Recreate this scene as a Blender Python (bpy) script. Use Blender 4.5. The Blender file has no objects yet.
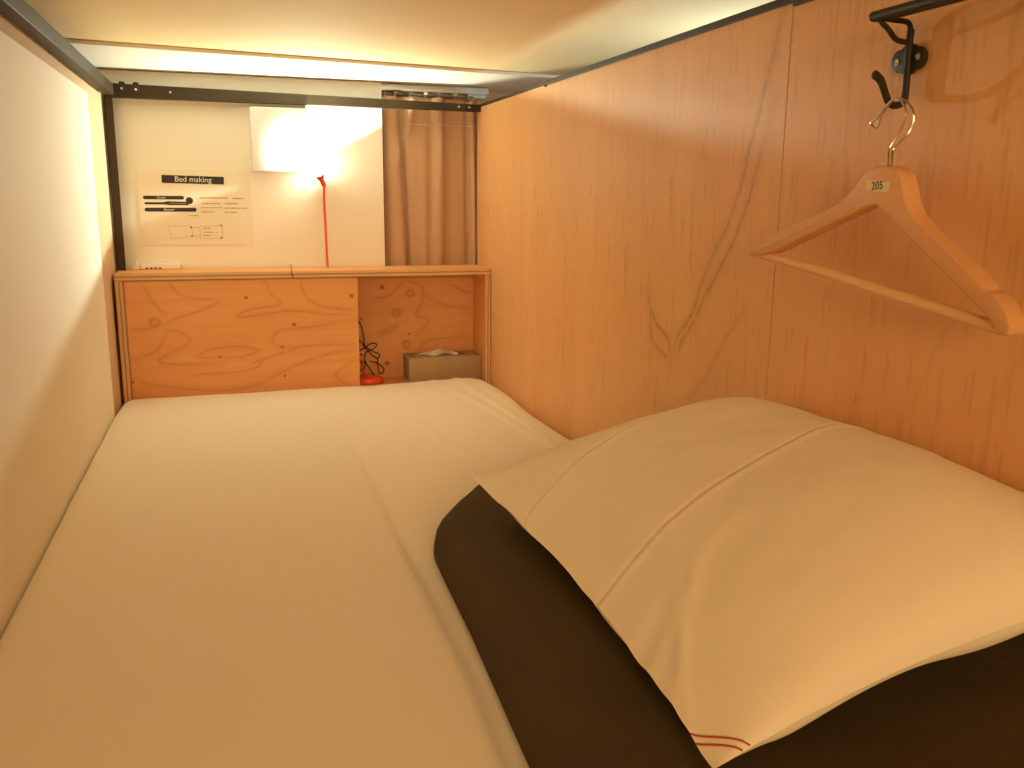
import bpy, bmesh, math, random
import numpy as np
from mathutils import Vector, Matrix, noise
random.seed(7)
scene = bpy.context.scene
COL = scene.collection
PI = math.pi

# ------------------------------------------------------------------ materials
def new_mat(name):
    m = bpy.data.materials.new(name); m.use_nodes = True
    nt = m.node_tree; b = nt.nodes['Principled BSDF']
    return m, nt, b

def mat(name, col, rough=.6, metal=0., spec=.5, bump=0., bscale=200., var=0., vscale=6., sheen=0.):
    m, nt, b = new_mat(name)
    b.inputs['Base Color'].default_value = (*col, 1)
    b.inputs['Roughness'].default_value = rough
    b.inputs['Metallic'].default_value = metal
    b.inputs['Specular IOR Level'].default_value = spec
    if sheen: b.inputs['Sheen Weight'].default_value = sheen
    tc = nt.nodes.new('ShaderNodeTexCoord')
    if var:
        n = nt.nodes.new('ShaderNodeTexNoise'); n.inputs['Scale'].default_value = vscale; n.inputs['Detail'].default_value = 4
        nt.links.new(tc.outputs['Object'], n.inputs['Vector'])
        mx = nt.nodes.new('ShaderNodeMix'); mx.data_type = 'RGBA'
        mx.inputs['A'].default_value = (*[c*(1-var) for c in col], 1)
        mx.inputs['B'].default_value = (*[min(1, c*(1+var)) for c in col], 1)
        nt.links.new(n.outputs['Fac'], mx.inputs['Factor'])
        nt.links.new(mx.outputs['Result'], b.inputs['Base Color'])
    if bump:
        n = nt.nodes.new('ShaderNodeTexNoise'); n.inputs['Scale'].default_value = bscale; n.inputs['Detail'].default_value = 3
        nt.links.new(tc.outputs['Object'], n.inputs['Vector'])
        bp = nt.nodes.new('ShaderNodeBump'); bp.inputs['Strength'].default_value = bump; bp.inputs['Distance'].default_value = .002
        nt.links.new(n.outputs['Fac'], bp.inputs['Height']); nt.links.new(bp.outputs['Normal'], b.inputs['Normal'])
    return m

def wood(name, light, dark, fine, stretch, figure=None, rough=.5, contour=0., cscale=(1, 1, 1), bump=.05):
    """wood grain: fine = scale of the fine streaks (per axis), figure = colour of drawn grain lines kept in a mesh attribute"""
    m, nt, b = new_mat(name)
    N = nt.nodes.new; Lk = nt.links.new
    tc = N('ShaderNodeTexCoord')
    mp = N('ShaderNodeMapping'); mp.inputs['Scale'].default_value = fine; Lk(tc.outputs['Object'], mp.inputs['Vector'])
    n1 = N('ShaderNodeTexNoise'); n1.inputs['Scale'].default_value = 1; n1.inputs['Detail'].default_value = 5; n1.inputs['Roughness'].default_value = .65
    Lk(mp.outputs['Vector'], n1.inputs['Vector'])
    mp2 = N('ShaderNodeMapping'); mp2.inputs['Scale'].default_value = stretch; Lk(tc.outputs['Object'], mp2.inputs['Vector'])
    n2 = N('ShaderNodeTexNoise'); n2.inputs['Scale'].default_value = 1; n2.inputs['Detail'].default_value = 3
    Lk(mp2.outputs['Vector'], n2.inputs['Vector'])
    ad = N('ShaderNodeMath'); ad.operation = 'MULTIPLY_ADD'; ad.inputs[1].default_value = .5
    Lk(n1.outputs['Fac'], ad.inputs[0])
    h = N('ShaderNodeMath'); h.operation = 'MULTIPLY'; h.inputs[1].default_value = .5; Lk(n2.outputs['Fac'], h.inputs[0])
    Lk(h.outputs[0], ad.inputs[2])
    rmp = N('ShaderNodeMapRange'); rmp.inputs['From Min'].default_value = .34; rmp.inputs['From Max'].default_value = .66
    Lk(ad.outputs[0], rmp.inputs['Value'])
    mx = N('ShaderNodeMix'); mx.data_type = 'RGBA'
    mx.inputs['A'].default_value = (*dark, 1); mx.inputs['B'].default_value = (*light, 1)
    Lk(rmp.outputs['Result'], mx.inputs['Factor'])
    last = mx.outputs['Result']
    if contour:
        mp3 = N('ShaderNodeMapping'); mp3.inputs['Scale'].default_value = cscale; Lk(tc.outputs['Object'], mp3.inputs['Vector'])
        n3 = N('ShaderNodeTexNoise'); n3.inputs['Scale'].default_value = 1; n3.inputs['Detail'].default_value = 1.5; n3.inputs['Distortion'].default_value = .3
        Lk(mp3.outputs['Vector'], n3.inputs['Vector'])
        ml = N('ShaderNodeMath'); ml.operation = 'MULTIPLY'; ml.inputs[1].default_value = 9; Lk(n3.outputs['Fac'], ml.inputs[0])
        fr = N('ShaderNodeMath'); fr.operation = 'FRACT'; Lk(ml.outputs[0], fr.inputs[0])
        mr = N('ShaderNodeMapRange'); mr.inputs['From Min'].default_value = .8; mr.inputs['From Max'].default_value = 1; mr.inputs['To Max'].default_value = contour
        Lk(fr.outputs[0], mr.inputs['Value'])
        m2 = N('ShaderNodeMix'); m2.data_type = 'RGBA'; m2.inputs['B'].default_value = (*[c*.55 for c in dark], 1)
        Lk(mr.outputs['Result'], m2.inputs['Factor']); Lk(last, m2.inputs['A']); last = m2.outputs['Result']
    if figure:
        at = N('ShaderNodeAttribute'); at.attribute_name = 'figure'
        m2 = N('ShaderNodeMix'); m2.data_type = 'RGBA'; m2.inputs['B'].default_value = (*figure, 1)
        Lk(at.outputs['Fac'], m2.inputs['Factor']); Lk(last, m2.inputs['A']); last = m2.outputs['Result']
    Lk(last, b.inputs['Base Color'])
    b.inputs['Roughness'].default_value = rough
    b.inputs['Specular IOR Level'].default_value = .35
    if bump:
        bp = N('ShaderNodeBump'); bp.inputs['Strength'].default_value = bump; bp.inputs['Distance'].default_value = .002
        Lk(n1.outputs['Fac'], bp.inputs['Height']); Lk(bp.outputs['Normal'], b.inputs['Normal'])
    return m

def ply_edge(name, axis):
    m, nt, b = new_mat(name)
    N = nt.nodes.new; Lk = nt.links.new
    tc = N('ShaderNodeTexCoord'); sp = N('ShaderNodeSeparateXYZ'); Lk(tc.outputs['Object'], sp.inputs[0])
    n = N('ShaderNodeTexNoise'); n.inputs['Scale'].default_value = 14; Lk(tc.outputs['Object'], n.inputs['Vector'])
    a = N('ShaderNodeMath'); a.operation = 'MULTIPLY_ADD'; a.inputs[1].default_value = .003; Lk(n.outputs['Fac'], a.inputs[0]); Lk(sp.outputs[axis], a.inputs[2])
    s = N('ShaderNodeMath'); s.operation = 'MULTIPLY'; s.inputs[1].default_value = 2*PI/.0105; Lk(a.outputs[0], s.inputs[0])
    si = N('ShaderNodeMath'); si.operation = 'SINE'; Lk(s.outputs[0], si.inputs[0])
    mr = N('ShaderNodeMapRange'); mr.inputs['From Min'].default_value = .1; mr.inputs['From Max'].default_value = .8; Lk(si.outputs[0], mr.inputs['Value'])
    mx = N('ShaderNodeMix'); mx.data_type = 'RGBA'; mx.inputs['A'].default_value = (.64, .40, .21, 1); mx.inputs['B'].default_value = (.36, .17, .07, 1)
    Lk(mr.outputs['Result'], mx.inputs['Factor']); Lk(mx.outputs['Result'], b.inputs['Base Color'])
    b.inputs['Roughness'].default_value = .7
    return m

M = {}
M['board'] = mat('white_wall_board', (.88, .83, .72), .75, bump=.04, bscale=90, spec=.25)
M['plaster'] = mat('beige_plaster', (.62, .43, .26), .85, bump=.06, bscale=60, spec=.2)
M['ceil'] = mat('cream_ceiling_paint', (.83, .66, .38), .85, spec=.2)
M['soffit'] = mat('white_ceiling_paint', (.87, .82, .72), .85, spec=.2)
M['wall_ply'] = wood('lauan_plywood', (.80, .45, .20), (.72, .38, .16), (20, 190, 5), (2, 7, .9), figure=(.20, .085, .035), rough=.45, bump=.03)
M['gap'] = mat('dark_joint', (.08, .035, .015), .9)
M['black'] = mat('black_painted_metal', (.042, .034, .018), .5, spec=.18, var=.25, vscale=30)
M['steel'] = mat('dark_bronze_steel', (.046, .028, .013), .5, spec=.2, var=.3, vscale=14)
M['silver'] = mat('aluminium', (.50, .47, .41), .35, metal=.9)
M['chrome'] = mat('steel_wire', (.62, .56, .45), .28, metal=1.)
M['screw'] = mat('zinc_screw', (.6, .58, .52), .35, metal=.9)
M['sheet'] = mat('white_cotton_sheet', (.88, .82, .70), .9, bump=.12, bscale=900, spec=.15, sheen=.1)
M['pillow'] = mat('white_pillow_case', (.87, .79, .64), .9, bump=.12, bscale=900, spec=.15, sheen=.1)
M['duvet'] = mat('dark_brown_cotton', (.074, .051, .021), .9, bump=.15, bscale=700, spec=.15, var=.15, vscale=9)
M['red_thread'] = mat('red_thread', (.45, .07, .03), .8)
M['thread'] = mat('pale_thread', (.80, .62, .42), .8)
M['ply'] = wood('birch_plywood', (.76, .37, .145), (.66, .29, .10), (4, 60, 90), (1.4, 3, 5), figure=(.34, .10, .02), rough=.5, bump=.02)
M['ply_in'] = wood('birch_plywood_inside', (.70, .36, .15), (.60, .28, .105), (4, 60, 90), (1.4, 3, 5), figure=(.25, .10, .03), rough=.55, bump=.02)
M['edge_z'] = ply_edge('plywood_edge_layers', 'Z')
M['edge_x'] = ply_edge('plywood_edge_layers_upright', 'X')
M['hanger'] = wood('pale_hanger_wood', (.74, .41, .195), (.66, .34, .15), (60, 14, 60), (5, 4, 5), rough=.42, bump=.02)
M['hanger_bar'] = wood('pale_dowel_wood', (.86, .54, .29), (.78, .46, .23), (60, 14, 60), (5, 4, 5), rough=.42, bump=.02)
M['label'] = mat('paper_label', (.78, .66, .42), .8)
M['ink'] = mat('black_ink', (.025, .015, .01), .7)
M['faint_ink'] = mat('brown_ink', (.46, .29, .15), .8)
M['paper'] = mat('white_paper', (.84, .76, .61), .55, spec=.4)
M['white_plate'] = mat('white_acrylic', (.88, .87, .85), .35, spec=.4)
M['red'] = mat('red_orange_plastic', (.72, .09, .02), .3, spec=.5)
M['cord'] = mat('black_rubber_cord', (.02, .014, .01), .5)
M['tissue_box'] = mat('grey_brown_felt', (.36, .25, .14), .85, bump=.1, bscale=400, var=.12, vscale=40)
M['tissue'] = mat('white_tissue', (.85, .78, .65), .9)
M['plastic'] = mat('cream_plastic', (.80, .70, .52), .45)
M['curtain'] = mat('taupe_curtain_cloth', (.50, .30, .175), .9, bump=.12, bscale=600, spec=.15, sheen=.15, var=.06, vscale=8)
m, nt, b = new_mat('glowing_led'); b.inputs['Emission Color'].default_value = (1, .90, .66, 1); b.inputs['Emission Strength'].default_value = 150; M['led'] = m

# ------------------------------------------------------------------ helpers
def finish(name, verts, faces, m, parent=None, smooth=False, mats=None, idx=None, uvattr=None):
    me = bpy.data.meshes.new(name)
    off = parent_world(parent)
    me.from_pydata([(v[0]-off[0], v[1]-off[1], v[2]-off[2]) for v in verts], [], faces)
    me.update()
    for mm in (mats or [m]): me.materials.append(mm)
    if idx: me.polygons.foreach_set('material_index', idx)
    if smooth: me.polygons.foreach_set('use_smooth', [True]*len(me.polygons))
    if uvattr is not None:
        a = me.attributes.new('figure', 'FLOAT', 'POINT'); a.data.foreach_set('value', np.asarray(uvattr, dtype=np.float32))
    o = bpy.data.objects.new(name, me); COL.objects.link(o)
    if parent: o.parent = parent
    return o

def parent_world(p):
    v = Vector((0, 0, 0))
    while p: v += p.location; p = p.parent
    return v

class MB:
    """collects closed shapes into ONE mesh"""
    def __init__(s): s.bm = bmesh.new()
    def _new(s, vs, fs, bevel=0, seg=2):
        t = bmesh.new()
        bv = [t.verts.new(v) for v in vs]
        for f in fs: t.faces.new([bv[i] for i in f])
        bmesh.ops.recalc_face_normals(t, faces=t.faces)
        if bevel: bmesh.ops.bevel(t, geom=[e for e in t.edges if e.is_manifold and e.calc_face_angle(0) > .5], offset=bevel, segments=seg, profile=.5, affect='EDGES')
        me = bpy.data.meshes.new('t'); t.to_mesh(me); t.free(); s.bm.from_mesh(me); bpy.data.meshes.remove(me)
        return s
    def box(s, x0, x1, y0, y1, z0, z1, bevel=0, seg=2):
        vs = [(x, y, z) for x in (x0, x1) for y in (y0, y1) for z in (z0, z1)]
        return s._new(vs, [(0, 1, 3, 2), (4, 6, 7, 5), (0, 4, 5, 1), (2, 3, 7, 6), (0, 2, 6, 4), (1, 5, 7, 3)], bevel, seg)
    def prism(s, pts, axis, a, b, bevel=0, seg=2):
        """pts in the two other axes (in order), extruded along axis from a to b"""
        def P(p, v):
            l = list(p); l.insert(axis, v); return tuple(l)
        n = len(pts)
        vs = [P(p, a) for p in pts] + [P(p, b) for p in pts]
        fs = [tuple(range(n)), tuple(range(2*n-1, n-1, -1))] + [(i, (i+1) % n, n+(i+1) % n, n+i) for i in range(n)]
        return s._new(vs, fs, bevel, seg)
    def tube(s, pts, r, n=8, spline=True, sub=6, taper=None):
        P = catmull(pts, sub) if spline and len(pts) > 2 else [Vector(p) for p in pts]
        k = len(P); vs = []; fs = []
        tan = [(P[min(i+1, k-1)]-P[max(i-1, 0)]).normalized() for i in range(k)]
        ref = Vector((0, 0, 1)) if abs(tan[0].z) < .9 else Vector((1, 0, 0))
        u = tan[0].cross(ref).normalized()
        for i in range(k):
            u = (u - tan[i]*u.dot(tan[i])).normalized(); w = tan[i].cross(u)
            rr = r if taper is None else taper(i/(k-1))
            for j in range(n):
                a = 2*PI*j/n; vs.append(P[i]+u*(rr*math.cos(a))+w*(rr*math.sin(a)))
        for i in range(k-1):
            for j in range(n): fs.append((i*n+j, i*n+(j+1) % n, (i+1)*n+(j+1) % n, (i+1)*n+j))
        fs.append(tuple(range(n))); fs.append(tuple(range((k-1)*n, k*n)))
        return s._new(vs, fs)
    def lathe(s, prof, c, axis=Vector((0, 0, 1)), n=32):
        """prof: list of (radius, height) along axis from c, closed at both ends"""
        axis = Vector(axis).normalized(); ref = Vector((1, 0, 0)) if abs(axis.x) < .9 else Vector((0, 1, 0))
        u = axis.cross(ref).normalized(); w = axis.cross(u); c = Vector(c); vs = []; fs = []
        for r, h in prof:
            for j in range(n):
                a = 2*PI*j/n; vs.append(c+axis*h+u*(r*math.cos(a))+w*(r*math.sin(a)))
        k = len(prof)
        for i in range(k-1):
            for j in range(n): fs.append((i*n+j, i*n+(j+1) % n, (i+1)*n+(j+1) % n, (i+1)*n+j))
        fs.append(tuple(range(n))); fs.append(tuple(range((k-1)*n, k*n)))
        return s._new(vs, fs)
    def build(s, name, m, parent=None, smooth=False, ang=.6, mats=None, pick=None):
        me = bpy.data.meshes.new(name)
        off = parent_world(parent)
        bmesh.ops.translate(s.bm, verts=s.bm.verts, vec=-off)
        if smooth:
            for f in s.bm.faces: f.smooth = True
            for e in s.bm.edges:
                if e.is_manifold and e.calc_face_angle(0) > ang: e.smooth = False
        if pick:
            s.bm.normal_update()
            for f in s.bm.faces: f.material_index = pick(f.normal)
        s.bm.to_mesh(me); s.bm.free()
        for mm in (mats or [m]): me.materials.append(mm)
        o = bpy.data.objects.new(name, me); COL.objects.link(o)
        if parent: o.parent = parent
        return o

def catmull(pts, sub):
    P = [Vector(p) for p in pts]; P = [P[0]*2-P[1]] + P + [P[-1]*2-P[-2]]; out = []
    for i in range(1, len(P)-2):
        a, b, c, d = P[i-1:i+3]
        for k in range(sub):
            t = k/sub
            out.append(.5*((2*b)+(c-a)*t+(2*a-5*b+4*c-d)*t*t+(3*b-a-3*c+d)*t**3))
    out.append(P[-2]); return out

def tag(o, label, cat, group=None):
    o['label'] = label; o['category'] = cat
    if group: o['group'] = group
    return o
def empty(name, loc, label, cat, group=None):
    o = bpy.data.objects.new(name, None); COL.objects.link(o); o.location = loc
    o.empty_display_size = .05
    return tag(o, label, cat, group)
def structure(o):
    o['kind'] = 'structure'; return o

def seg_dist(X, Z, line):
    d = np.full(X.shape, 1e9); tpar = np.zeros(X.shape); n = len(line)-1
    for i in range(n):
        ax, az = line[i]; bx, bz = line[i+1]
        vx, vz = bx-ax, bz-az; L = vx*vx+vz*vz+1e-12
        t = np.clip(((X-ax)*vx+(Z-az)*vz)/L, 0, 1)
        dd = np.hypot(X-ax-t*vx, Z-az-t*vz)
        m = dd < d; d = np.where(m, dd, d); tpar = np.where(m, (i+t)/n, tpar)
    return d, tpar

def smooth_line(line, sub=6):
    return [(v.x, v.y) for v in catmull([(a, b, 0) for a, b in line], sub)]

def vnoise(X, Z, sx, sz, seed=0., oct=3):
    """cheap numpy value noise"""
    out = np.zeros(X.shape); amp = 1; tot = 0
    rs = np.random.RandomState(int(seed*97)+11)
    for o in range(oct):
        T = rs.rand(64, 64)
        x = X*sx; z = Z*sz; xi = np.floor(x).astype(int); zi = np.floor(z).astype(int)
        fx = x-xi; fz = z-zi; fx = fx*fx*(3-2*fx); fz = fz*fz*(3-2*fz)
        g = lambda i, j: T[i % 64, j % 64]
        v = (g(xi, zi)*(1-fx)+g(xi+1, zi)*fx)*(1-fz)+(g(xi, zi+1)*(1-fx)+g(xi+1, zi+1)*fx)*fz
        out += amp*v; tot += amp; amp *= .5; sx *= 2; sz *= 2
    return out/tot

def figured_board(name, m, axis, a0, a1, z0, z1, front, back, step, fig, parent=None):
    """a solid board whose visible face is a fine grid carrying the 'figure' grain attribute.
    axis 'x': spans x, faces -y at y=front; axis 'y': spans y, faces -x at x=front"""
    na = max(2, int((a1-a0)/step)); nz = max(2, int((z1-z0)/step))
    A, Z = np.meshgrid(np.linspace(a0, a1, na+1), np.linspace(z0, z1, nz+1))
    F = fig(A, Z).ravel(); A = A.ravel(); Z = Z.ravel()
    P = (lambda a, d, z: (a, d, z)) if axis == 'x' else (lambda a, d, z: (d, a, z))
    vs = [P(a, front, z) for a, z in zip(A, Z)]; w = na+1
    fs = [(j*w+i, j*w+i+1, (j+1)*w+i+1, (j+1)*w+i) for j in range(nz) for i in range(na)]
    k = len(vs)
    ring = [i for i in range(w)] + [j*w+na for j in range(1, nz+1)] + [nz*w+i for i in range(na-1, -1, -1)] + [j*w for j in range(nz-1, 0, -1)]
    vs += [P(vs[i][0] if axis == 'x' else vs[i][1], back, vs[i][2]) for i in ring]; n = len(ring)
    for q in range(n): fs.append((ring[(q+1) % n], ring[q], k+q, k+(q+1) % n))
    fs.append(tuple(k+q for q in range(n-1, -1, -1))[::-1])
    at = np.concatenate([F, np.zeros(n)])
    o = finish(name, vs, fs, m, parent, uvattr=at)
    bm = bmesh.new(); bm.from_mesh(o.data); bmesh.ops.recalc_face_normals(bm, faces=bm.faces); bm.to_mesh(o.data); bm.free()
    return o

def knot(F, X, Z, c, r, rings, dark=1.):
    d = np.hypot((X-c[0])/1.1, Z-c[1])
    if rings:
        k = (.45+.4*np.cos(d/r*PI*3.2))*(d < r*1.02) + .9*np.clip(1-np.abs(d-r)/(r*.16), 0, 1)
        k = np.maximum(k, np.clip(1-d/(r*.28), 0, 1))*.8
    else:
        k = np.clip(1.5-d/r*1.1, 0, 1)
    return np.maximum(F, k*dark)

# ------------------------------------------------------------------ setting
RY0 = -3.0
FLOOR = -.17
structure(MB().box(-.34, 2.1, RY0, .34, FLOOR-.06, FLOOR).build('floor', M['ply_in']))
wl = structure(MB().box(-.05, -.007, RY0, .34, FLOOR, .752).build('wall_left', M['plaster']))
structure(MB().box(-.007, 0, RY0, -.2, FLOOR+.001, .714, .0015).build('wall_left_board', M['board'], wl))
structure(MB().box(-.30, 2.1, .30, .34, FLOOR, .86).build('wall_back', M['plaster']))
structure(MB().prism([(.001, FLOOR+.001), (.754, FLOOR+.001), (.754, .809), (-.29, .809), (-.29, .7535), (.001, .7535)], 1, .155, .173, .001).build('wall_head', M['board']))
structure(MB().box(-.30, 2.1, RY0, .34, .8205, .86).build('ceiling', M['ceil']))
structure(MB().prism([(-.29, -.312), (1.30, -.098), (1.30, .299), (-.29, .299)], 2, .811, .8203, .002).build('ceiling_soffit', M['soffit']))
structure(MB().box(-.34, -.30, RY0, .34, FLOOR, .86).build('wall_outer', M['board']))
# neighbouring bunk beyond the partition, seen only as light on the ceiling
structure(MB().box(2.05, 2.1, RY0, .30, FLOOR, .82).build('wall_beyond', M['board']))

SEAM = -1.4715
V = [([(-1.47, .80), (-1.43, .68), (-1.4, .60), (-1.378, .538), (-1.366, .5), (-1.343, .452), (-1.296, .396), (-1.26, .341), (-1.236, .29), (-1.189, .245), (-1.176, .215)], .0042, .75),
     ([(-1.44, .62), (-1.395, .487), (-1.366, .435), (-1.321, .375), (-1.276, .324), (-1.247, .281), (-1.201, .234), (-1.183, .2)], .0048, .7),
     ([(-1.076, .285), (-1.103, .256), (-1.151, .237), (-1.171, .203)], .007, .6),
     ([(-1.067, .317), (-1.089, .222), (-1.161, .196)], .006, .5),
     ([(-1.396, .315), (-1.351, .268), (-1.304, .203), (-1.242, .14)], .004, .4),
     ([(-1.22, .50), (-1.22, .42), (-1.225, .338)], .0022, .55), ([(-.955, .391), (-.962, .266)], .002, .5), ([(-1.142, .53), (-1.146, .431)], .002, .55),
     ([(-.80, .60), (-.805, .30)], .002, .3), ([(-.62, .45), (-.625, .10)], .002, .35), ([(-1.02, .66), (-1.03, .40)], .002, .3),
     ([(-.42, .5), (-.43, .12)], .002, .3), ([(-.28, .62), (-.285, .25)], .002, .25)]
def fig_far(A, Z):
    F = np.zeros(A.shape)
    wob = (vnoise(A, Z, 40, 60, 1)-.5)*.010
    for ln, w, s in V:
        d, t = seg_dist(A+wob, Z, ln)
        g = np.clip(1-d/w, 0, 1)**.8*s*np.clip(np.minimum(t, 1-t)*6+.2, 0, 1)
        F = np.maximum(F, g*(.35+.9*vnoise(A, Z, 120, 70, 2)))
        F = np.maximum(F, np.clip(1-d/(w*4), 0, 1)*s*.22)
    # broken pores
    p = vnoise(A, Z, 260, 16, 5, 2); F = np.maximum(F, np.clip((p-.74)*4, 0, .16))
    return F
def fig_near(A, Z):
    F = np.zeros(A.shape)
    for k in range(70):
        rs = np.random.RandomState(k+40); y = -1.49-rs.rand()*.95; z = -.02+rs.rand()*.72; L = .012+.05*rs.rand()**2
        lean = (rs.rand()-.65)*.3
        d, t = seg_dist(A, Z, [(y, z), (y+lean*L, z-L)])
        F = np.maximum(F, np.clip(1-d/.0016, 0, 1)*(.16+.24*rs.rand())*np.sin(PI*np.clip(t, .05, .95)))
    for k in range(9):
        rs = np.random.RandomState(k+140); y = -1.5-rs.rand()*.7; z = .0+rs.rand()*.35
        d, t = seg_dist(A+(vnoise(A, Z, 30, 30, 3)-.5)*.01, Z, [(y, z), (y-.03-.05*rs.rand(), z+.09), (y-.12, z+.26)])
        F = np.maximum(F, np.clip(1-d/.005, 0, 1)*.13*np.sin(PI*np.clip(t, .02, .98)))
    p = vnoise(A, Z, 260, 14, 8, 2); F = np.maximum(F, np.clip((p-.70)*4, 0, .15))
    return F
wr = structure(MB().box(1.062, 1.075, RY0, .165, FLOOR, .744).build('wall_right', M['gap']))
structure(figured_board('plywood_panel', M['wall_ply'], 'y', SEAM+.0011, .165, FLOOR+.001, .748, 1.05, 1.0615, .004, fig_far, wr))
structure(figured_board('plywood_panel', M['wall_ply'], 'y', -2.9, SEAM-.0011, FLOOR+.001, .748, 1.05, 1.0615, .004, fig_near, wr))
structure(MB().box(1.046, 1.078, SEAM-.004, -.473, .7465, .757, .0008).build('trim_1', M['black']))
structure(MB().box(1.048, 1.078, -.4725, .164, .7485, .7565, .0008).build('trim_2', M['black']))
structure(MB().box(1.045, 1.078, RY0, SEAM-.0045, .741, .757, .0008).build('trim_3', M['black']))
structure(MB().box(1.0455, 1.05, -.4725, -.466, .7435, .7495).build('trim_4', M['black']))

# ------------------------------------------------------------------ steel bed frame
fr = empty('bed_frame', (.016, .13, FLOOR), 'dark steel angle bed frame along left wall and above headboard shelf', 'bed frame')
MB().prism([(0.001, .7377), (.027, .7377), (.027, .766), (.0235, .766), (.0235, .7412), (.001, .7412)], 1, RY0, .098, .0008).build('side_rail', M['steel'], fr)
# front flange tapers a little towards the right, as it is seen
b_ = MB()
b_._new([(.002, .118, .735), (1.049, .118, .733), (1.049, .122, .733), (.002, .122, .735), (.002, .118, .771), (1.049, .118, .754), (1.049, .122, .754), (.002, .122, .771)],
        [(0, 1, 2, 3), (4, 5, 6, 7), (0, 1, 5, 4), (1, 2, 6, 5), (2, 3, 7, 6), (3, 0, 4, 7)], .0006)
b_.box(.002, 1.049, .122, .152, .7345, .738, .0006)
b_.build('head_rail', M['steel'], fr)
MB().prism([(.001, .1165), (.0205, .1165), (.0205, .120), (.0045, .120), (.0045, .150), (.001, .150)], 2, FLOOR+.001, .735, .0006).build('post', M['steel'], fr)
for (bx, bz) in ((.046, .758), (.081, .757), (.978, .7455), (1.010, .745)):
    bo = MB().lathe([(.0078, 0), (.0085, .002), (.0085, .005), (.0070, .007)], (bx, .118, bz), (0, -1, 0), 6).build('bolt', M['black'], fr, True)
    MB().lathe([(.0030, 0), (.0030, .004), (.0015, .0055)], (bx, .1110, bz-.001), (0, -1, 0), 12).build('bolt_tip', M['screw'], bo, True)
for (bx, bz) in ((.046, .7705), (.081, .770)):
    MB().lathe([(.0085, 0), (.0085, .006), (.0065, .008)], (bx, .1275, bz-.002), (0, 0, 1), 6).build('nut', M['black'], fr, True)
MB().lathe([(.0030, 0), (.0030, .002), (.0015, .003)], (.168, .118, .753), (0, -1, 0), 12).build('rivet', M['screw'], fr, True)

# ------------------------------------------------------------------ headboard cabinet
cab = empty('headboard_cabinet', (.525, .075, FLOOR), 'plywood headboard shelf cabinet with sliding door and open cubby behind the bed', 'cabinet')
yfront = lambda n: 1 if abs(n.y) > .8 else 0
top = MB().prism([(.001, 0), (1.048, 0), (1.048, .150), (.590, .150), (.590, .117), (.566, .117), (.566, .150), (.022, .150), (.022, .112), (.001, .112)], 2, .251, .2705, .0008)
top.build('top_board', M['ply'], cab, mats=[M['ply'], M['edge_z']], pick=yfront)
MB().box(.001, .0235, .001, .112, FLOOR+.001, .2505, .0008).build('side_panel', M['ply'], cab, mats=[M['ply'], M['edge_x']], pick=yfront)
def fig_side(A, Z): return knot(np.zeros(A.shape), A, Z, (.095, .03), .005, False)
sp_ = MB().box(1.030, 1.048, .001, .150, FLOOR+.001, .2505, .0008).build('side_panel', M['ply'], cab, mats=[M['ply'], M['edge_x']], pick=yfront)
MB().box(.024, 1.0295, .010, .1335, -.095, -.075, .0006).build('shelf', M['ply'], cab, mats=[M['ply_in'], M['edge_z']], pick=yfront)
DOOR_LINES= [[(0.019, 0.035), (0.078, 0.05), (0.109, 0.077), (0.123, 0.111), (0.147, 0.111), (0.179, 0.088), (0.165, 0.067), (0.096, 0.031), (0.142, 0.018), (0.262, 0.013)], [(0.196, 0.037), (0.231, 0.054), (0.306, 0.062), (0.364, 0.048), (0.318, 0.032), (0.263, 0.031), (0.209, 0.033), (0.196, 0.037)], [(0.015, -0.011), (0.072, -0.036), (0.157, -0.051), (0.258, -0.064), (0.341, -0.054), (0.399, -0.031), (0.471, 0.003), (0.559, 0.029), (0.636, 0.044)], [(0.637, 0.052), (0.538, 0.056), (0.445, 0.052), (0.403, 0.069), (0.411, 0.094), (0.447, 0.107), (0.525, 0.112), (0.639, 0.13)], [(0.639, 0.142), (0.548, 0.148), (0.449, 0.158), (0.414, 0.156), (0.317, 0.144), (0.324, 0.158), (0.38, 0.171), (0.432, 0.18), (0.402, 0.21), (0.39, 0.246)], [(0.488, 0.244), (0.5, 0.2), (0.542, 0.17), (0.639, 0.153)], [(0.028, 0.122), (0.083, 0.12), (0.15, 0.146), (0.231, 0.172), (0.272, 0.195)], [(0.137, 0.244), (0.154, 0.216), (0.186, 0.201), (0.265, 0.195)], [(0.344, 0.009), (0.373, 0.022), (0.488, 0.054)], [(0.186, -0.013), (0.261, -0.013), (0.344, -0.006), (0.38, 0.022)], [(0.066, 0.238), (0.1, 0.182), (0.118, 0.161)], [(0.636, 0.01), (0.586, -0.026), (0.579, -0.04), (0.615, -0.069)]]
BACK_LINES= [[(0.85, 0.058), (0.881, 0.1), (0.844, 0.12), (0.87, 0.168), (0.858, 0.211), (0.809, 0.23)], [(0.727, 0.057), (0.789, 0.085), (0.758, 0.08), (0.727, 0.069)], [(0.864, 0.181), (0.951, 0.142), (1.027, 0.133)], [(0.849, 0.002), (0.875, 0.033), (0.95, 0.042), (1.027, 0.045)], [(0.718, 0.172), (0.766, 0.183), (0.803, 0.224)], [(0.951, 0.215), (0.989, 0.19), (1.027, 0.183)]]
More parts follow.
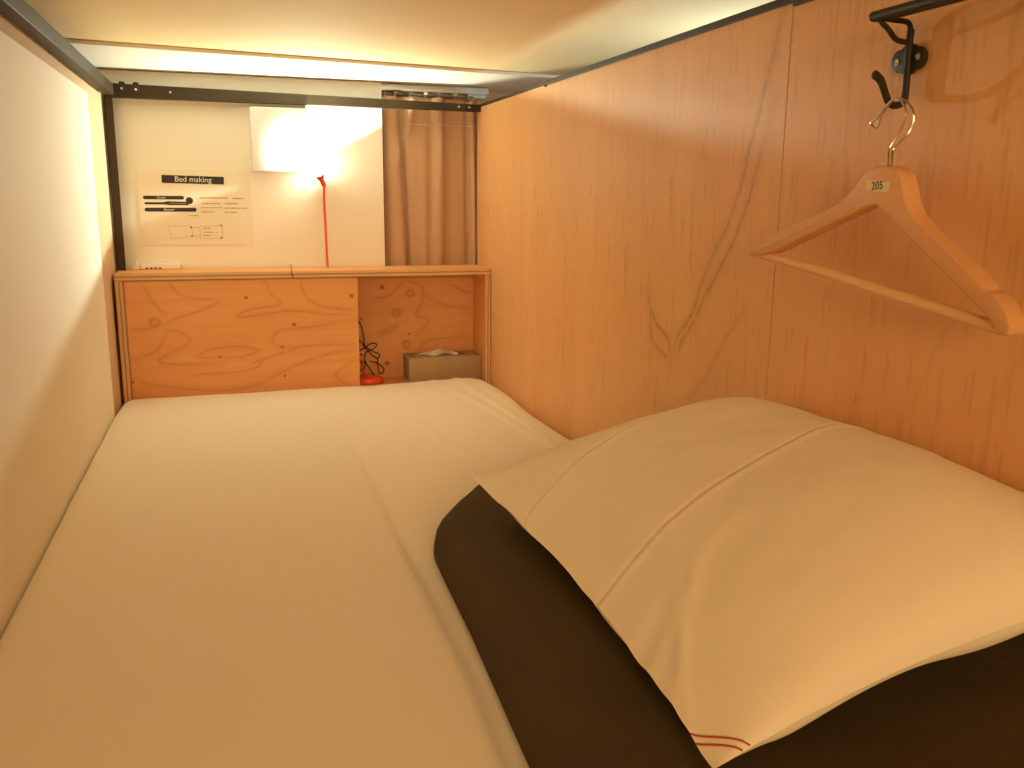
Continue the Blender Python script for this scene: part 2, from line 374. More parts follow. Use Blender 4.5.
def ply_fig(lines, rings, dots, seed):
    def f(A, Z):
        F = np.zeros(A.shape)
        wob = (vnoise(A, Z, 25, 40, seed)-.5)*.012
        for ln in lines:
            L = smooth_line(ln, 4); d, t = seg_dist(A+wob, Z+wob*.5, L)
            F = np.maximum(F, np.clip(1-d/.0045, 0, 1)*.42*np.clip(np.minimum(t, 1-t)*8+.3, 0, 1)*(.5+vnoise(A, Z, 20, 30, seed+1)))
            F = np.maximum(F, np.clip(1-d/.016, 0, 1)*.10)
        for c, r in rings: F = knot(F, A, Z, c, r, True, .85)
        for c, r in dots: F = knot(F, A, Z, c, r, False, 1.)
        return F
    return f
dr = figured_board('door', M['ply'], 'x', .0245, .648, FLOOR+.003, .2495, .004, .0165, .0018,
    ply_fig(DOOR_LINES, [((.094, .137), .0135)], [((.337, .199), .0045), ((.465, .119), .0055), ((.429, .055), .0045), ((.259, .034), .004), ((.433, -.03), .004), ((.026, -.027), .005), ((.630, .197), .006)], 3), cab)
figured_board('back_panel', M['ply_in'], 'x', .024, 1.0295, FLOOR+.002, .2505, .134, .149, .0026,
    ply_fig(BACK_LINES, [((.828, .186), .013), ((.784, .126), .014), ((.812, .026), .013)], [((.740, .206), .007), ((.664, .043), .006), ((.751, -.031), .007), ((.675, .111), .004), ((.821, .059), .004)], 6), cab)

# ------------------------------------------------------------------ mattress with sheet
def edge_prof(d, r, h):
    """drop of a rounded edge at distance d inside the border"""
    t = np.clip(1-d/r, 0, 1); return h*(1-np.sqrt(np.clip(1-t*t, 0, 1)))
MX0, MX1, MY0, MY1, MZ = .001, 1.046, -2.8, -.006, -.048
nx, ny = 190, 470
gx = np.linspace(0, 1, nx+1); gx = .5-.5*np.cos(gx*PI)*(.55)-.5*(1-2*gx)*.45*1.0
gx = np.clip(gx, 0, 1); gx[0] = 0; gx[-1] = 1
gy = np.linspace(0, 1, ny+1); gy = np.where(gy > .97, gy, gy)
X, Y = np.meshgrid(MX0+(MX1-MX0)*gx, MY0+(MY1-MY0)*gy)
def seg_h(X, Y, line, fn):
    ys = np.array([p[1] for p in line])[::-1]; xs = np.array([p[0] for p in line])[::-1]
    return fn(X-np.interp(Y, ys, xs))
Z = np.full(X.shape, MZ)
Z += (vnoise(X, Y, 3, 2, 21)-.5)*.010 + (vnoise(X, Y, 14, 5, 22)-.5)*.0022
ridge = [(.533, -.2), (.533, -.251), (.523, -.52), (.525, -.852), (.526, -1.125), (.527, -1.35), (.528, -1.521), (.529, -1.656), (.527, -1.754), (.522, -1.864), (.51, -2.8)]
st = lambda d: 1/(1+np.exp(d/.0035))
fade = np.clip((-.30-Y)/.9, 0, 1)
Z += seg_h(X, Y, ridge, lambda d: .0085*(st(d))*np.exp(-np.clip(-d, 0, 9)/.22) + .002*np.exp(-(d/.006)**2))*fade
Z += seg_h(X, Y, [(.41, -1.3), (.407, -1.406), (.399, -1.513), (.391, -1.615), (.385, -1.7)], lambda d: .0016*np.exp(-(d/.005)**2))*np.clip((Y+1.72)*8, 0, 1)*np.clip((-1.28-Y)*8, 0, 1)
Z += seg_h(X, Y, [(.098, -1.0), (.102, -1.227), (.108, -1.428), (.113, -1.6), (.118, -2.2)], lambda d: .0018*np.exp(-(d/.007)**2))*np.clip((-1.0-Y)*4, 0, 1)
Z += seg_h(X, Y, [(.70, -.3), (.726, -.713), (.792, -.961), (.819, -1.154), (.83, -1.4)], lambda d: .0018*np.exp(-(d/.012)**2))*np.clip((-.35-Y)*4, 0, 1)
Z += seg_h(X, Y, [(.93, -.05), (.95, -.5), (.96, -1.2)], lambda d: .003*np.exp(-(d/.012)**2))
Z += seg_h(X, Y, [(.86, -.05), (.91, -.4), (.97, -1.2)], lambda d: .0022*np.exp(-(d/.01)**2))
# light shrug folds at the tucked far right corner
Z -= .022*np.exp(Y/.28)*(1-.55*X/1.05)
dl, drr, db = X-MX0, MX1-X, MY1-Y
Z -= edge_prof(dl, .035, .020) + edge_prof(drr, .085, .055)*(1+.25*np.sin(Y*9)) + edge_prof(db, .035, .034)
# rounded plan corner at the far left
cd = np.hypot(np.clip(.05-dl, 0, 1), np.clip(.05-db, 0, 1)); Z -= np.clip(cd-.045, 0, 1)*2.0
Zt = np.maximum(Z, FLOOR+.03)
top_v = np.stack([X, Y, Zt], -1).reshape(-1, 3); w = nx+1
fs = [(j*w+i, j*w+i+1, (j+1)*w+i+1, (j+1)*w+i) for j in range(ny) for i in range(nx)]
ring = [i for i in range(w)] + [j*w+nx for j in range(1, ny+1)] + [ny*w+i for i in range(nx-1, -1, -1)] + [j*w for j in range(ny-1, 0, -1)]
vs = [tuple(v) for v in top_v]; k = len(vs); n = len(ring)
vs += [(vs[i][0], vs[i][1], FLOOR+.0005) for i in ring]
for q in range(n): fs.append((ring[(q+1) % n], ring[q], k+q, k+(q+1) % n))
fs.append(tuple(range(k, k+n)))
mattress = finish('mattress', vs, fs, M['sheet'], smooth=True)
tag(mattress, 'mattress in a white fitted sheet filling the bunk between both walls', 'mattress')

# ------------------------------------------------------------------ folded dark duvet
def smoothstep(a, b, x):
    t = np.clip((x-a)/(b-a), 0, 1); return t*t*(3-2*t)
dout = [(.557, -1.62), (.562, -1.44), (.566, -1.375), (.578, -1.335), (.610, -1.285), (.645, -1.235), (.685, -1.187), (.75, -1.175), (.85, -1.215), (1.0, -1.23), (1.038, -1.25), (1.043, -1.35), (1.043, -1.8), (1.043, -2.4), (1.043, -2.66), (1.02, -2.72), (.8, -2.73), (.56, -2.73), (.51, -2.70), (.500, -2.6), (.518, -2.3), (.538, -2.0), (.548, -1.8)]
P = [(v.x, v.y) for v in catmull([(a, b, 0) for a, b in dout+[dout[0]]], 12)][:-1]
n = len(P); cx, cy = .79, -1.9
rings = [1.0, 1.0, .996, .988, .975, .955, .93, .90, .86, .81, .75, .68, .60, .52, .44, .36, .28, .2, .12, .05]
hts = [0, .12, .34, .56, .74, .88, .96, 1.0]
def duvet_top(x, y):
    return .022 + .060*smoothstep(.78, 1.04, x) + .022*smoothstep(.97, 1.04, x)*smoothstep(-1.8, -1.95, y)*smoothstep(-1.25, -1.7, y) + .012*math.sin(y*5+1)*smoothstep(.7, 1., x)
vs = []; fs = []
xs, ys = np.array([p[0] for p in P]), np.array([p[1] for p in P])
for ri, sc in enumerate(rings):
    for i in range(n):
        # inset towards the centre by a fixed distance rather than by a ratio for the rolled edge
        dx, dy = cx-xs[i], cy-ys[i]; L = math.hypot(dx, dy)
        ins = (1-sc)*L if ri > 7 else None
        if ins is None:
            ins = [0, 0, .003, .008, .016, .026, .038, .05][ri]
        else:
            ins = .05 + (L-.05)*(1-(sc/.90))
        x, y = xs[i]+dx/L*ins, ys[i]+dy/L*ins
        f = hts[ri] if ri < 8 else 1
        zt = duvet_top(x, y) + (noise.noise(Vector((x*7, y*5, 1)))*.006 + noise.noise(Vector((x*22, y*13, 4)))*.002)*f
        zb = FLOOR+.119-.0005-(.05 if x > 1.0 else 0)*0
        vs.append((x, y, -.038+(zt+.038)*f if ri else -.039))
for ri in range(len(rings)-1):
    for i in range(n): fs.append((ri*n+i, ri*n+(i+1) % n, (ri+1)*n+(i+1) % n, (ri+1)*n+i))
vs.append((cx, cy, duvet_top(cx, cy))); c0 = len(vs)-1
for i in range(n): fs.append(((len(rings)-1)*n+i, (len(rings)-1)*n+(i+1) % n, c0))
fs.append(tuple(range(n-1, -1, -1)))
duvet = finish('duvet', vs, fs, M['duvet'], smooth=True)
tag(duvet, 'folded dark brown duvet lying on the sheet beneath the pillow', 'duvet')

# ------------------------------------------------------------------ pillow
A_, B_, C_, D_ = Vector((.627, -1.362, .074)), Vector((.648, -2.035, .040)), Vector((1.040, -2.06, .158)), Vector((1.040, -1.475, .150))
def pil(s, t, side):
    """s 0 (aisle edge) .. 1 (wall edge); t 0 (far) .. 1 (near); side +1 top, -1 underside"""
    pinch = .020*math.sin(PI*t)*(1-s) # aisle edge bows in a little
    p = A_*(1-s)*(1-t)+B_*(1-s)*t+C_*s*t+D_*s*(1-t)
    p = p+Vector((pinch, 0, 0))+Vector((0, .018*math.sin(PI*s)*(2*t-1), 0))
    fs_ = 1-(1-s)**3.6
    fs_ *= 1-.55*max(0, (s-.72)/.28)**2
    ft = max(0, 1-abs(2*t-1)**(7.0 if t < .5 else 2.8))**(.5 if t < .5 else .58)
    g = fs_*ft
    if side > 0:
        h = (.076+.012*t)*g + .014*(s**.5)*(ft**.3)*min(1, s*5)
        # soft wrinkles and pressed fold lines of the case
        h += .0035*noise.noise(Vector((s*4, t*5, 2)))*g**.5 + .0012*noise.noise(Vector((s*11, t*15, 5)))
        q1 = t-(.27-.245*s**.75); q2 = t-(.60-.17*s)
        h += sum(am*(-math.exp(-(q/.0055)**2)+.8*math.exp(-((q-.013)/.009)**2)) for q, am in ((q1, .0017), (q2, .0019)))*min(1, (1-s)*8)
        for (t0, sl, am) in ((.80, -.45, .0022), (.88, -.9, .0028), (.72, -.2, .0016), (.93, -1.6, .0022)):
            q = t-(t0+sl*(s)); h += am*math.exp(-(q/.022)**2)*math.exp(-(s/.28)**2)
        if s < .10: h += .0015*math.sin(t*30+1)*(.10-s)/.10
        return p+Vector((0, 0, h))
    wv = .75+.45*math.sin(s*9+.6)*math.sin(s*4.1)
    h = -.018*g**.7 - (.010+.020*s)*wv*(1-abs(2*t-1)**18)*min(1, s*6) - .012*(1-(1-s)**14)*(1-s)**2*ft**.5
    lip = min(1, (1-t)/.03)*max(0, 1-(1-t)/.22)*min(1, s*5)*min(1, (1-s)*6)
    return p+Vector((0, 0, h))+Vector((.004*math.sin(t*17)*(1-s)**6*ft, -.010*wv*lip, 0))
nu, nv = 110, 240
vs = [pil(i/nu, j/nv, 1) for j in range(nv+1) for i in range(nu+1)]
w = nu+1; k = len(vs)
fs = [(j*w+i, j*w+i+1, (j+1)*w+i+1, (j+1)*w+i)[::-1] for j in range(nv) for i in range(nu)]
lo = {}
for j in range(nv+1):
    for i in range(nu+1):
        if i in (0, nu) or j in (0, nv): lo[i, j] = j*w+i
        else: lo[i, j] = len(vs); vs.append(pil(i/nu, j/nv, -1))
fs += [(lo[i, j], lo[i+1, j], lo[i+1, j+1], lo[i, j+1]) for j in range(nv) for i in range(nu)]
pillow = finish('pillow', vs, fs, M['pillow'], smooth=True)
rim = {j*w+i for j in range(nv+1) for i in range(nu+1) if i in (0, nu) or j in (0, nv)}
sh = pillow.data.attributes.new('sharp_edge', 'BOOLEAN', 'EDGE')
sh.data.foreach_set('value', [e.vertices[0] in rim and e.vertices[1] in rim for e in pillow.data.edges])
tag(pillow, 'white pillow in its case lying on the dark duvet against the wood wall', 'pillow')
for t0, s1 in ((.936, .088), (.952, .070)):
    pts = [pil(s1*q, t0+(.9995-t0)*q, 1)+Vector((-.0003, -.0003, .0006)) for q in np.linspace(.0, 1, 9)]
    MB().tube(pts, .0008, 6, sub=2).build('stitching', M['red_thread'], pillow)['label'] = 'red stitching across the pillow corner'

# ------------------------------------------------------------------ curtain and its track
CK = [(-.05, .004), (0, .003), (.06, -.010), (.11, -.013), (.155, -.009), (.185, .010), (.205, .014), (.23, .002), (.28, -.001), (.36, .001), (.45, .000), (.515, .006), (.55, -.008), (.585, -.013), (.625, -.009), (.65, .009), (.68, .012), (.75, .004), (.84, .002), (.89, .010), (.925, -.007), (.965, -.010), (.99, .004), (1.06, .006)]
CKS = [(v.x, v.y) for v in catmull([(a, b, 0) for a, b in CK], 8)]
CKX = np.maximum.accumulate([p[0] for p in CKS]); CKY = [p[1] for p in CKS]
def curt(x, z):
    t = (x-.757)/.298
    low = min(1, max(0, (.70-z)/.45))
    t2 = t-.055*low*math.exp(-((t-.22)/.12)**2)-.02*low*math.sin(t*9)
    f = float(np.interp(t2, CKX, CKY))
    up = min(1, max(0, (z-.60)/.10))
    f *= (1.15-.25*up)
    f += .0025*math.sin(t*21+z*6)+.004*math.sin(t*5+z*3)
    # flap of the first pleat folding over to the right below the heading
    if z > .55: f += -.009*math.exp(-((t-(.20+.9*(z-.62)))/.05)**2)*min(1, (z-.55)/.06)
    return .186+f
cu = empty('curtain', (.905, .205, .78), 'taupe pleated curtain hanging beside the white head panel', 'curtain')
nx, nz = 150, 70
def grid_sheet(off):
    return [(x, curt(x, z)+off, z) for z in np.linspace(-.10, .775, nz+1) for x in np.linspace(.757, 1.085, nx+1)]
vs = grid_sheet(0)+grid_sheet(.002); w = nx+1; k = w*(nz+1); fs = []
for j in range(nz):
    for i in range(nx):
        q = (j*w+i, j*w+i+1, (j+1)*w+i+1, (j+1)*w+i); fs.append(q); fs.append(tuple(k+a for a in q[::-1]))
for i in range(nx): fs.append((i+1, i, k+i, k+i+1)); fs.append((nz*w+i, nz*w+i+1, k+nz*w+i+1, k+nz*w+i))
for j in range(nz): fs.append((j*w, (j+1)*w, k+(j+1)*w, k+j*w)); fs.append(((j+1)*w+nx, j*w+nx, k+j*w+nx, k+(j+1)*w+nx))
finish('cloth', vs, fs, M['curtain'], cu, smooth=True)
for x0, x1 in ((.838, .905), (.925, 1.052)):
    MB().tube([(x, curt(x, .695)-.0012, .695-.004*(x-.84)) for x in np.linspace(x0, x1, 30)], .0009, 5, sub=1).build('stitching', M['thread'], cu)
tk = empty('curtain_track', (.905, .19, .806), 'silver curtain track fixed under the ceiling above the dark head rail', 'curtain rail')
MB().prism([(.176, .809), (.216, .809), (.216, .782), (.209, .782), (.209, .803), (.183, .803), (.183, .790), (.176, .790)], 0, .752, 1.09, .0006).build('channel', M['silver'], tk)
MB().box(.748, .7525, .174, .218, .779, .8095, .001).build('end_cap', M['plastic'], tk)
for x in (.768, .800, .846, .893, .935, .985, 1.03):
    g = MB().box(x-.006, x+.006, .178, .206, .784, .7895, .0015).box(x-.0022, x+.0022, .188, .196, .774, .786, .001)
    g.build('glider', M['plastic'], tk)
MB().tube([(.757, .172, .785), (.80, .171, .790), (.846, .171, .785), (.89, .171, .779), (.935, .171, .785), (.99, .171, .779), (1.04, .171, .781)], .0022, 6).build('pull_cord', M['silver'], tk)

# ------------------------------------------------------------------ bed making notice
sg = empty('notice_sheet', (.215, .1549, .442), 'white printed notice titled Bed making on the head panel', 'notice')
SX0, SX1, SZ0, SZ1 = .064, .368, .337, .548
MB().box(SX0, SX1, .1537, .1549, SZ0, SZ1, .0003, 1).build('paper', M['paper'], sg)
YI = .1535
def flat(name, pts, m, y=YI, parent=sg):
    return MB().prism(pts, 1, y-.0003, y+.0002).build(name, m, parent)
def rbar(x0, x1, z0, z1, tilt=0, r=None):
    r = r or (z1-z0)/2; out = []
    for cxx, czz, a0 in ((x1-r, z1-r, 0), (x0+r, z1-r, 90), (x0+r, z0+r, 180), (x1-r, z0+r, 270)):
        for k in range(5):
            a = math.radians(a0+k*22.5); out.append((cxx+r*math.cos(a), czz+r*math.sin(a)))
    return out
tb = flat('title_bar', [(.1275, .511), (.2945, .5085), (.295, .530), (.128, .533)], M['ink']); tb['label'] = 'black title bar'
def text(s, size, loc, rot, m, parent, name='lettering'):
    cu_ = bpy.data.curves.new(name, 'FONT'); cu_.body = s; cu_.size = size; cu_.align_x = 'CENTER'; cu_.align_y = 'CENTER'; cu_.extrude = .0001
    t_ = bpy.data.objects.new('t', cu_); COL.objects.link(t_)
    me = bpy.data.meshes.new_from_object(t_.evaluated_get(bpy.context.evaluated_depsgraph_get())); bpy.data.objects.remove(t_)
    me.materials.clear(); me.materials.append(m); o = bpy.data.objects.new(name, me); COL.objects.link(o)
    o.parent = parent; o.location = Vector(loc)-parent_world(parent); o.rotation_euler = rot; return o
text('Bed making', .0215, (.2115, YI-.0005, .521), (PI/2, .013, 0), M['paper'], tb)
q = flat('heading_bar', rbar(.0755, .184, .4655, .4755), M['ink']); text('Cover', .009, (.124, YI-.0005, .4705), (PI/2, 0, 0), M['paper'], q)
q = flat('heading_bar', rbar(.0775, .216, .4315, .4425), M['ink']); text('Bottom', .009, (.142, YI-.0005, .437), (PI/2, 0, 0), M['paper'], q)
# the lying figure between the two bars, one plain silhouette
MB().prism(rbar(.0785, .140, .4515, .4575), 1, YI-.0003, YI+.0002).prism([(.125, .452), (.145, .4495), (.196, .4495), (.190, .459), (.140, .4605), (.128, .458)], 1, YI-.00025, YI+.0002).lathe([(.0098, -.0003), (.0098, .0002)], (.198, YI, .4625), (0, 1, 0), 24).build('figure', M['ink'], sg)
flat('pictogram_line', [(.144, .4545), (.188, .453), (.188, .4545), (.144, .456)], M['faint_ink'], YI-.0003)
rs = random.Random(3)
def dash_row(x0, x1, z, h):
    mb = MB(); x = x0
    while x < x1:
        l = rs.uniform(.002, .006); l = min(l, x1-x)
        if l > .0008: mb.box(x, x+l*.85, YI-.0003, YI+.0002, z-h/2*rs.uniform(.6, 1), z+h/2)
        x += l+rs.choice((0, 0, .0008, .0016))
    return mb
for (x0, x1, z, h) in ((.227, .306, .4705, .0042), (.314, .349, .4695, .0042), (.230, .283, .455, .0032), (.294, .332, .455, .0036), (.229, .285, .443, .0032), (.293, .356, .442, .0034), (.228, .262, .431, .003), (.292, .329, .430, .0036), (.194, .220, .4205, .0032), (.231, .251, .384, .0036), (.231, .259, .373, .0032), (.266, .271, .373, .003), (.230, .250, .365, .0032)):
    dash_row(x0, x1, z, h).build('print_row', M['faint_ink'], sg)
def outline(pts, wdt=.0009):
    mb = MB()
    for i in range(len(pts)):
        (ax, az), (bx, bz) = pts[i], pts[(i+1) % len(pts)]; L = math.hypot(bx-ax, bz-az); nx_, nz_ = -(bz-az)/L*wdt/2, (bx-ax)/L*wdt/2
        mb.prism([(ax+nx_, az+nz_), (bx+nx_, bz+nz_), (bx-nx_, bz-nz_), (ax-nx_, az-nz_)], 1, YI-.0003, YI+.0002)
    return mb
outline([(.138, .391), (.198, .392), (.203, .363), (.144, .355)]).build('diagram', M['faint_ink'], sg)
mb = outline([(.222, .391), (.284, .392), (.283, .356), (.221, .355)])
mb.box(.200, .222, YI-.0003, YI+.0002, .3625, .3634).box(.199, .222, YI-.0003, YI+.0002, .3865, .3872).build('diagram', M['faint_ink'], sg)
for x, z in ((.198, .388), (.199, .363), (.280, .393), (.279, .358)):
    MB().lathe([(.0023, -.0005), (.0023, .0002)], (x, YI, z), (0, 1, 0), 14).build('dot', M['ink'], sg)

# ------------------------------------------------------------------ white square plate on the panel
plate = MB().box(.374, .534, .111, .1548, .5455, .7235, .003, 3).build('wall_plate', M['white_plate'], smooth=True, ang=.9)
tag(plate, 'blank white square plate glowing beside the red lamp on the head panel', 'board')

# ------------------------------------------------------------------ red gooseneck lamp
lamp = empty('gooseneck_lamp', (.686, .062, -.0745), 'red gooseneck lamp rising from the cabinet top, shining beside the white plate', 'lamp')
MB().lathe([(.039, 0), (.0425, .002), (.044, .006), (.044, .012), (.042, .0165), (.037, .019), (.004, .0205)], (.683, .062, -.0745), n=40).build('base', M['red'], lamp, True)
HD = Vector((.5685, .109, .519)); AX = Vector((-.44, -.20, 1.0)).normalized()
neck = [(.672, .062, -.050), (.664, .066, -.02), (.635, .075, .04), (.610, .085, .10), (.590, .112, .18), (.582, .122, .235), (.577, .1265, .27), (.576, .129, .33), (.5745, .125, .40), (.5725, .119, .46), tuple(HD-AX*.012)]
MB().tube(neck, .0036, 10, sub=8).build('neck', M['red'], lamp, True)
# conical head: thin walled cup, open at the top
MB().lathe([(.0036, -.016), (.0065, -.010), (.0070, .0), (.0070, .006), (.0085, .010), (.0140, .022), (.0150, .0225), (.0090, .0085), (.002, .008)], HD, AX, 32).build('head', M['red'], lamp, True)
MB().lathe([(.0070, .010), (.0090, .020), (.0100, .032), (.0092, .042), (.0060, .048), (.002, .050)], HD, AX, 24).build('bulb', M['led'], lamp, True)
yc = lambda i, n: .072+.028*math.sin(i*.55+.5)
c1 = [(.651, .16), (.659, .116), (.669, .094), (.675, .062), (.675, .039), (.682, .023), (.697, .008), (.709, .003), (.713, .015), (.697, .022), (.688, .026), (.681, .034), (.697, .04), (.712, .038), (.713, .031), (.70, .022), (.683, .02), (.671, .007), (.673, -.009), (.683, -.028), (.696, -.049)]
c2 = [(.69, -.013), (.709, -.02), (.724, -.029), (.734, -.041), (.729, -.050), (.716, -.048), (.71, -.027), (.708, .003)]
c3 = [(.657, .051), (.668, .044), (.678, .026), (.667, .024), (.655, .015), (.658, -.005), (.671, -.012), (.666, -.028), (.655, -.032), (.650, -.01), (.656, .012), (.668, .008)]
mb = MB()
for c in (c1, c2, c3): mb.tube([(x, yc(i, 0), z) for i, (x, z) in enumerate(c)], .0019, 8, sub=10)
mb.build('cord', M['cord'], lamp, True)['label'] = 'tangled black cord'
LED = HD+AX*.062

# ------------------------------------------------------------------ tissue box
tbx = empty('tissue_box', (.917, .082, -.0745), 'grey tissue box with a white tissue inside the open cubby', 'tissue box')
mb = MB(); mb.box(.802, 1.029, .034, .130, -.0745, -.001, .002)
mb.build('box', M['tissue_box'], tbx, True, .9)
flat_ = [(.84+.077*(1-math.cos(a)), .082+.012*math.sin(a)) for a in np.linspace(0, 2*PI, 30)[:-1]]
MB().prism(flat_, 2, -.0012, -.0006).build('slot', M['ink'], tbx)
vs = []; fs = []; nu, nv = 40, 10
for j in range(nv+1):
    for i in range(nu+1):
        u = i/nu*2-1; v = j/nv
        pk = .005+.019*max(0, 1-abs(u+.05)**1.3)**.9
        x = .908+u*.084*(1-.30*v); y = .080+.012*math.sin(u*7+v*2)*(1-v*.4)-.014*v*math.cos(u*2); z = -.006+pk*math.sin(v*PI/2)*1.05
        vs.append((x, y, z))
w = nu+1; kk = len(vs); vs += [(a, b+.0012, c) for a, b, c in vs]
for j in range(nv):
    for i in range(nu):
        q = (j*w+i, j*w+i+1, (j+1)*w+i+1, (j+1)*w+i); fs.append(q); fs.append(tuple(kk+a for a in q[::-1]))
for i in range(nu): fs.append((nv*w+i, nv*w+i+1, kk+nv*w+i+1, kk+nv*w+i)); fs.append((i+1, i, kk+i, kk+i+1))
for j in range(nv): fs.append((j*w, (j+1)*w, kk+(j+1)*w, kk+j*w)); fs.append(((j+1)*w+nu, j*w+nu, kk+j*w+nu, kk+(j+1)*w+nu))
finish('tissue', vs, fs, M['tissue'], tbx, smooth=True)

# ------------------------------------------------------------------ outlet strip and thin cable on the cabinet top
os_ = empty('outlet_strip', (.10, .136, .2707), 'cream power outlet strip at the left back of the cabinet top', 'power strip')
MB().box(.058, .165, .128, .153, .2707, .287, .003, 3).build('body', M['board'], os_, True, .9)
for x in (.0745, .086, .0975, .109):
    MB().box(x-.003, x+.003, .1268, .1282, .2725, .2765, .0004, 1).build('slot', M['ink'], os_)
MB().box(.036, .0565, .130, .150, .2707, .284, .002).box(.0445, .048, .1295, .1505, .281, .295, .0008).build('plug', M['board'], os_)
wire = MB().tube([(.4715, .148, .277), (.470, .12, .2722), (.467, .06, .2719), (.4645, .012, .2722), (.4635, -.0015, .2695), (.4645, -.0022, .262), (.467, -.002, .252)], .0013, 8, sub=6).build('cable', M['cord'], smooth=True)
tag(wire, 'thin dark cable draped over the front edge of the cabinet top', 'cable')

# ------------------------------------------------------------------ coat hook rail
hk = empty('coat_rail', (1.05, -1.715, .64), 'black iron coat hook with bar screwed to the wood wall', 'coat hook')
pl = []
PY, PZ = -1.7095, .6415
for k in range(72):
    a = 2*PI*k/72
    c_, s_ = abs(math.cos(a)), math.sin(a); e0 = .0140; rr = .0125
    ear = e0*c_+math.sqrt(max(0, rr*rr-(e0*s_)**2)) if rr > e0*abs(s_) else 0
    r = max(ear, .0168)
    pl.append((PY+r*math.cos(a), PZ+r*math.sin(a)))
MB().prism(pl, 0, 1.0440, 1.0496, .0012).build('back_plate', M['black'], hk, True, .7)
for y, z in ((PY+.0165, PZ-.001), (PY-.0160, PZ+.001)):
    sc_ = MB().lathe([(.0036, 0), (.0036, .0006), (.0024, .0012), (.0012, .0004)], (1.0441, y, z), (-1, 0, 0), 16).build('screw', M['screw'], hk, True)
HY = -1.7155
MB().tube([(1.0400, HY, .672), (1.0396, HY, .656), (1.0400, HY, .640), (1.0405, HY, .622), (1.0408, HY, .602), (1.0385, HY, .5945), (1.0330, HY, .5912), (1.0255, HY, .5905), (1.0190, HY, .5940), (1.0145, HY, .6010), (1.0105, HY, .6085), (1.0055, HY, .6165), (.9985, HY, .6215), (.9955, HY, .6225)], .0042, 12, sub=8, taper=lambda t: (.0040+.0010*max(0, t-.75)*4)*math.sqrt(max(.02, 1-max(0, (t-.965)/.036)**2))).build('hook', M['black'], hk, True)
MB().tube([(1.0402, HY, .652), (1.0400, HY, .664), (1.0390, HY, .6735), (1.0360, HY, .6785), (1.030, HY, .6803), (1.0147, HY, .6808), (1.003, HY, .6815), (.9990, HY, .6795), (1.002, HY, .6755), (1.0070, HY, .6725), (1.012, HY, .6685), (1.0170, HY, .6635), (1.0225, HY, .6603), (1.0300, HY, .6590), (1.0370, HY, .6580), (1.040, HY, .653)], .0030, 9, sub=8).build('bracket', M['black'], hk, True)
mb = MB()
for dx in (-.0052, .0052):
    mb.tube([(1.000+dx, -1.7065, .6842), (1.000+dx, -1.83, .6842), (1.000+dx, -2.30, .6842)], .0054, 10, spline=False)
mb.lathe([(.0054, -.0052), (.0054, .0052)], (1.000, -1.7065, .6842), (1, 0, 0), 12)
mb.build('bar', M['black'], hk, True)
b2 = -2.26
MB().tube([(1.0495, b2, .615), (1.042, b2, .635), (1.040, b2, .662), (1.034, b2, .675), (1.0, b2, .680)], .0029, 9, sub=8).build('bracket', M['black'], hk, True)

# ------------------------------------------------------------------ wooden clothes hanger
hg = empty('clothes_hanger', (.995, -1.757, .52), 'wooden clothes hanger numbered 205 on the black iron hook', 'hanger')
outer = [(-1.745, .5225), (-1.760, .5225), (-1.773, .5195), (-1.784, .512), (-1.7905, .500), (-1.796, .485), (-1.807, .471), (-1.822, .4595), (-1.861, .438), (-1.894, .418), (-1.910, .4065), (-1.9145, .4015), (-1.9195, .4015), (-1.925, .3995), (-1.935, .392), (-1.944, .382), (-1.9495, .371), (-1.9475, .3635), (-1.9385, .3635)]
inner = [(-1.915, .3815), (-1.86, .414), (-1.80, .4505), (-1.765, .473), (-1.749, .481), (-1.735, .4785), (-1.665, .4545), (-1.57, .4205), (-1.530, .4105), (-1.504, .4075)]
left = [(-1.500, .4105), (-1.543, .4355), (-1.5475, .4355), (-1.5525, .4405), (-1.610, .4585), (-1.669, .4755), (-1.700, .490), (-1.715, .502), (-1.725, .513), (-1.734, .5195)]
MB().prism(outer+inner+left, 0, .985, 1.008, .0028, 3).build('body', M['hanger'], hg, True, .8)
MB().tube([(.9965, -1.507, .4125), (.9965, -1.657, .3985), (.9965, -1.766, .3855), (.9965, -1.856, .3755), (.9965, -1.936, .3665)], .0062, 14, sub=4).build('crossbar', M['hanger_bar'], hg, True)
pa = [(0.997, -1.7509, 0.5182), (1.0, -1.7465, 0.5311), (1.004, -1.7416, 0.5411), (1.01, -1.7458, 0.556), (1.013, -1.7511, 0.5705), (1.013, -1.7519, 0.5804), (1.013, -1.7443, 0.5911), (1.013, -1.7374, 0.5954), (1.013, -1.7296, 0.595), (1.013, -1.72, 0.589), (1.013, -1.7105, 0.5811), (1.013, -1.7045, 0.5761)]
pb = [(0.9995, -1.753, 0.5182), (1.003, -1.7489, 0.5311), (1.007, -1.7453, 0.541), (1.014, -1.7559, 0.5555), (1.019, -1.7574, 0.5687), (1.019, -1.7557, 0.5803), (1.019, -1.745, 0.5912), (1.019, -1.7334, 0.5963), (1.018, -1.725, 0.5967), (1.017, -1.7191, 0.5903), (1.016, -1.7117, 0.5822), (1.015, -1.7088, 0.5758)]
loop = [(1.013, -1.6982, 0.5732), (1.0135, -1.6962, 0.5712), (1.0145, -1.7024, 0.5664), (1.015, -1.7057, 0.5684)]
MB().tube(pa+loop+pb[::-1], .0013, 8, sub=6).build('hook', M['chrome'], hg, True)
lb = MB().prism([(-1.7345, .5075), (-1.7705, .5050), (-1.7690, .4940), (-1.7335, .4965)], 0, .9844, .9853).build('number_label', M['label'], hg)
text('205', .0125, (.9842, -1.752, .5008), (PI/2, -.055, -PI/2), M['ink'], lb)

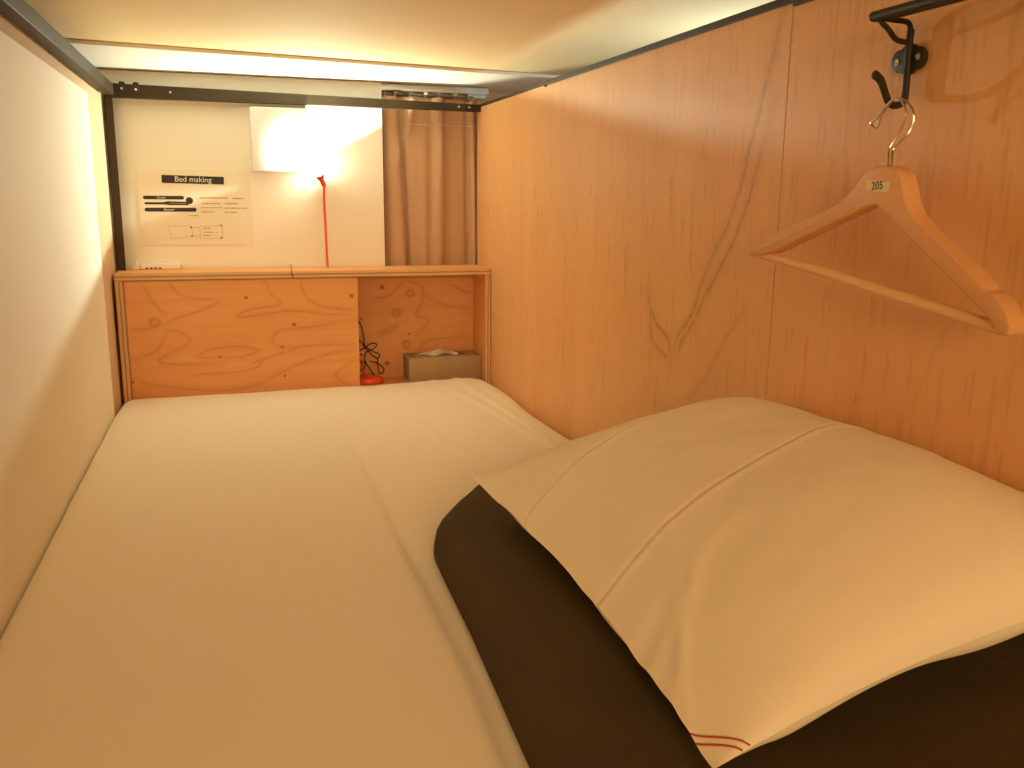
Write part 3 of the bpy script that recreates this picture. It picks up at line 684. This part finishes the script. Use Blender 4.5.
# ------------------------------------------------------------------ lights
def light(name, typ, loc, energy, col, **kw):
    l = bpy.data.lights.new(name, typ); l.energy = energy; l.color = col
    for a, v in kw.items(): setattr(l, a, v)
    o = bpy.data.objects.new(name, l); COL.objects.link(o); o.location = loc; return o
SPOT, WARM = 22.3, (.87, 1, .81)
NEIGH, NCOL = 8.0, (.78, .96, 1)
FILL, FCOL = 52, (1, .626, .287)
WORLD, WCOL = .22, (1, .67, .1)
sp = light('lamp_light', 'SPOT', LED, SPOT, WARM, spot_size=math.radians(178), spot_blend=.05, shadow_soft_size=.012)
sp.rotation_euler = (-AX).to_track_quat('Z', 'Y').to_euler()
light('neighbour_lamp', 'POINT', (1.42, -.95, .56), NEIGH, NCOL, shadow_soft_size=.05)
cl = light('foot_fill', 'AREA', (.15, -4.6, .95), FILL, FCOL, shape='RECTANGLE', size=1.2, size_y=.5)  # added warm fill beyond the open foot end, no known lamp there
cl.rotation_euler = (PI/2-.1, 0, 0)
wd = bpy.data.worlds.new('ambient_fill'); scene.world = wd; wd.use_nodes = True  # weak warm ambient, added to lift the bunk interior
bg = wd.node_tree.nodes['Background']; bg.inputs['Color'].default_value = (*WCOL, 1); bg.inputs['Strength'].default_value = WORLD

# ------------------------------------------------------------------ camera
R = Vector((.95408, -.29940, .01002)); U = Vector((.05290, .20130, .97810)); F = Vector((.29485, .93265, -.20789))
cam = bpy.data.cameras.new('camera'); co = bpy.data.objects.new('camera', cam); COL.objects.link(co)
cam.sensor_width = 36; cam.lens = 887.9/1024*36; cam.clip_start = .01
m4 = Matrix((R, U, -F)).transposed().to_4x4(); m4.translation = Vector((.3014, -2.5867, .4867)); co.matrix_world = m4
scene.camera = co
vs_ = scene.view_settings
vs_.view_transform = 'Standard'; vs_.look = 'None'; vs_.exposure = 0; vs_.gamma = 1; vs_.use_curve_mapping = False
scene.cycles.max_bounces = 10; scene.cycles.diffuse_bounces = 8; scene.cycles.use_denoising = True
scene.cycles.sample_clamp_indirect = 3
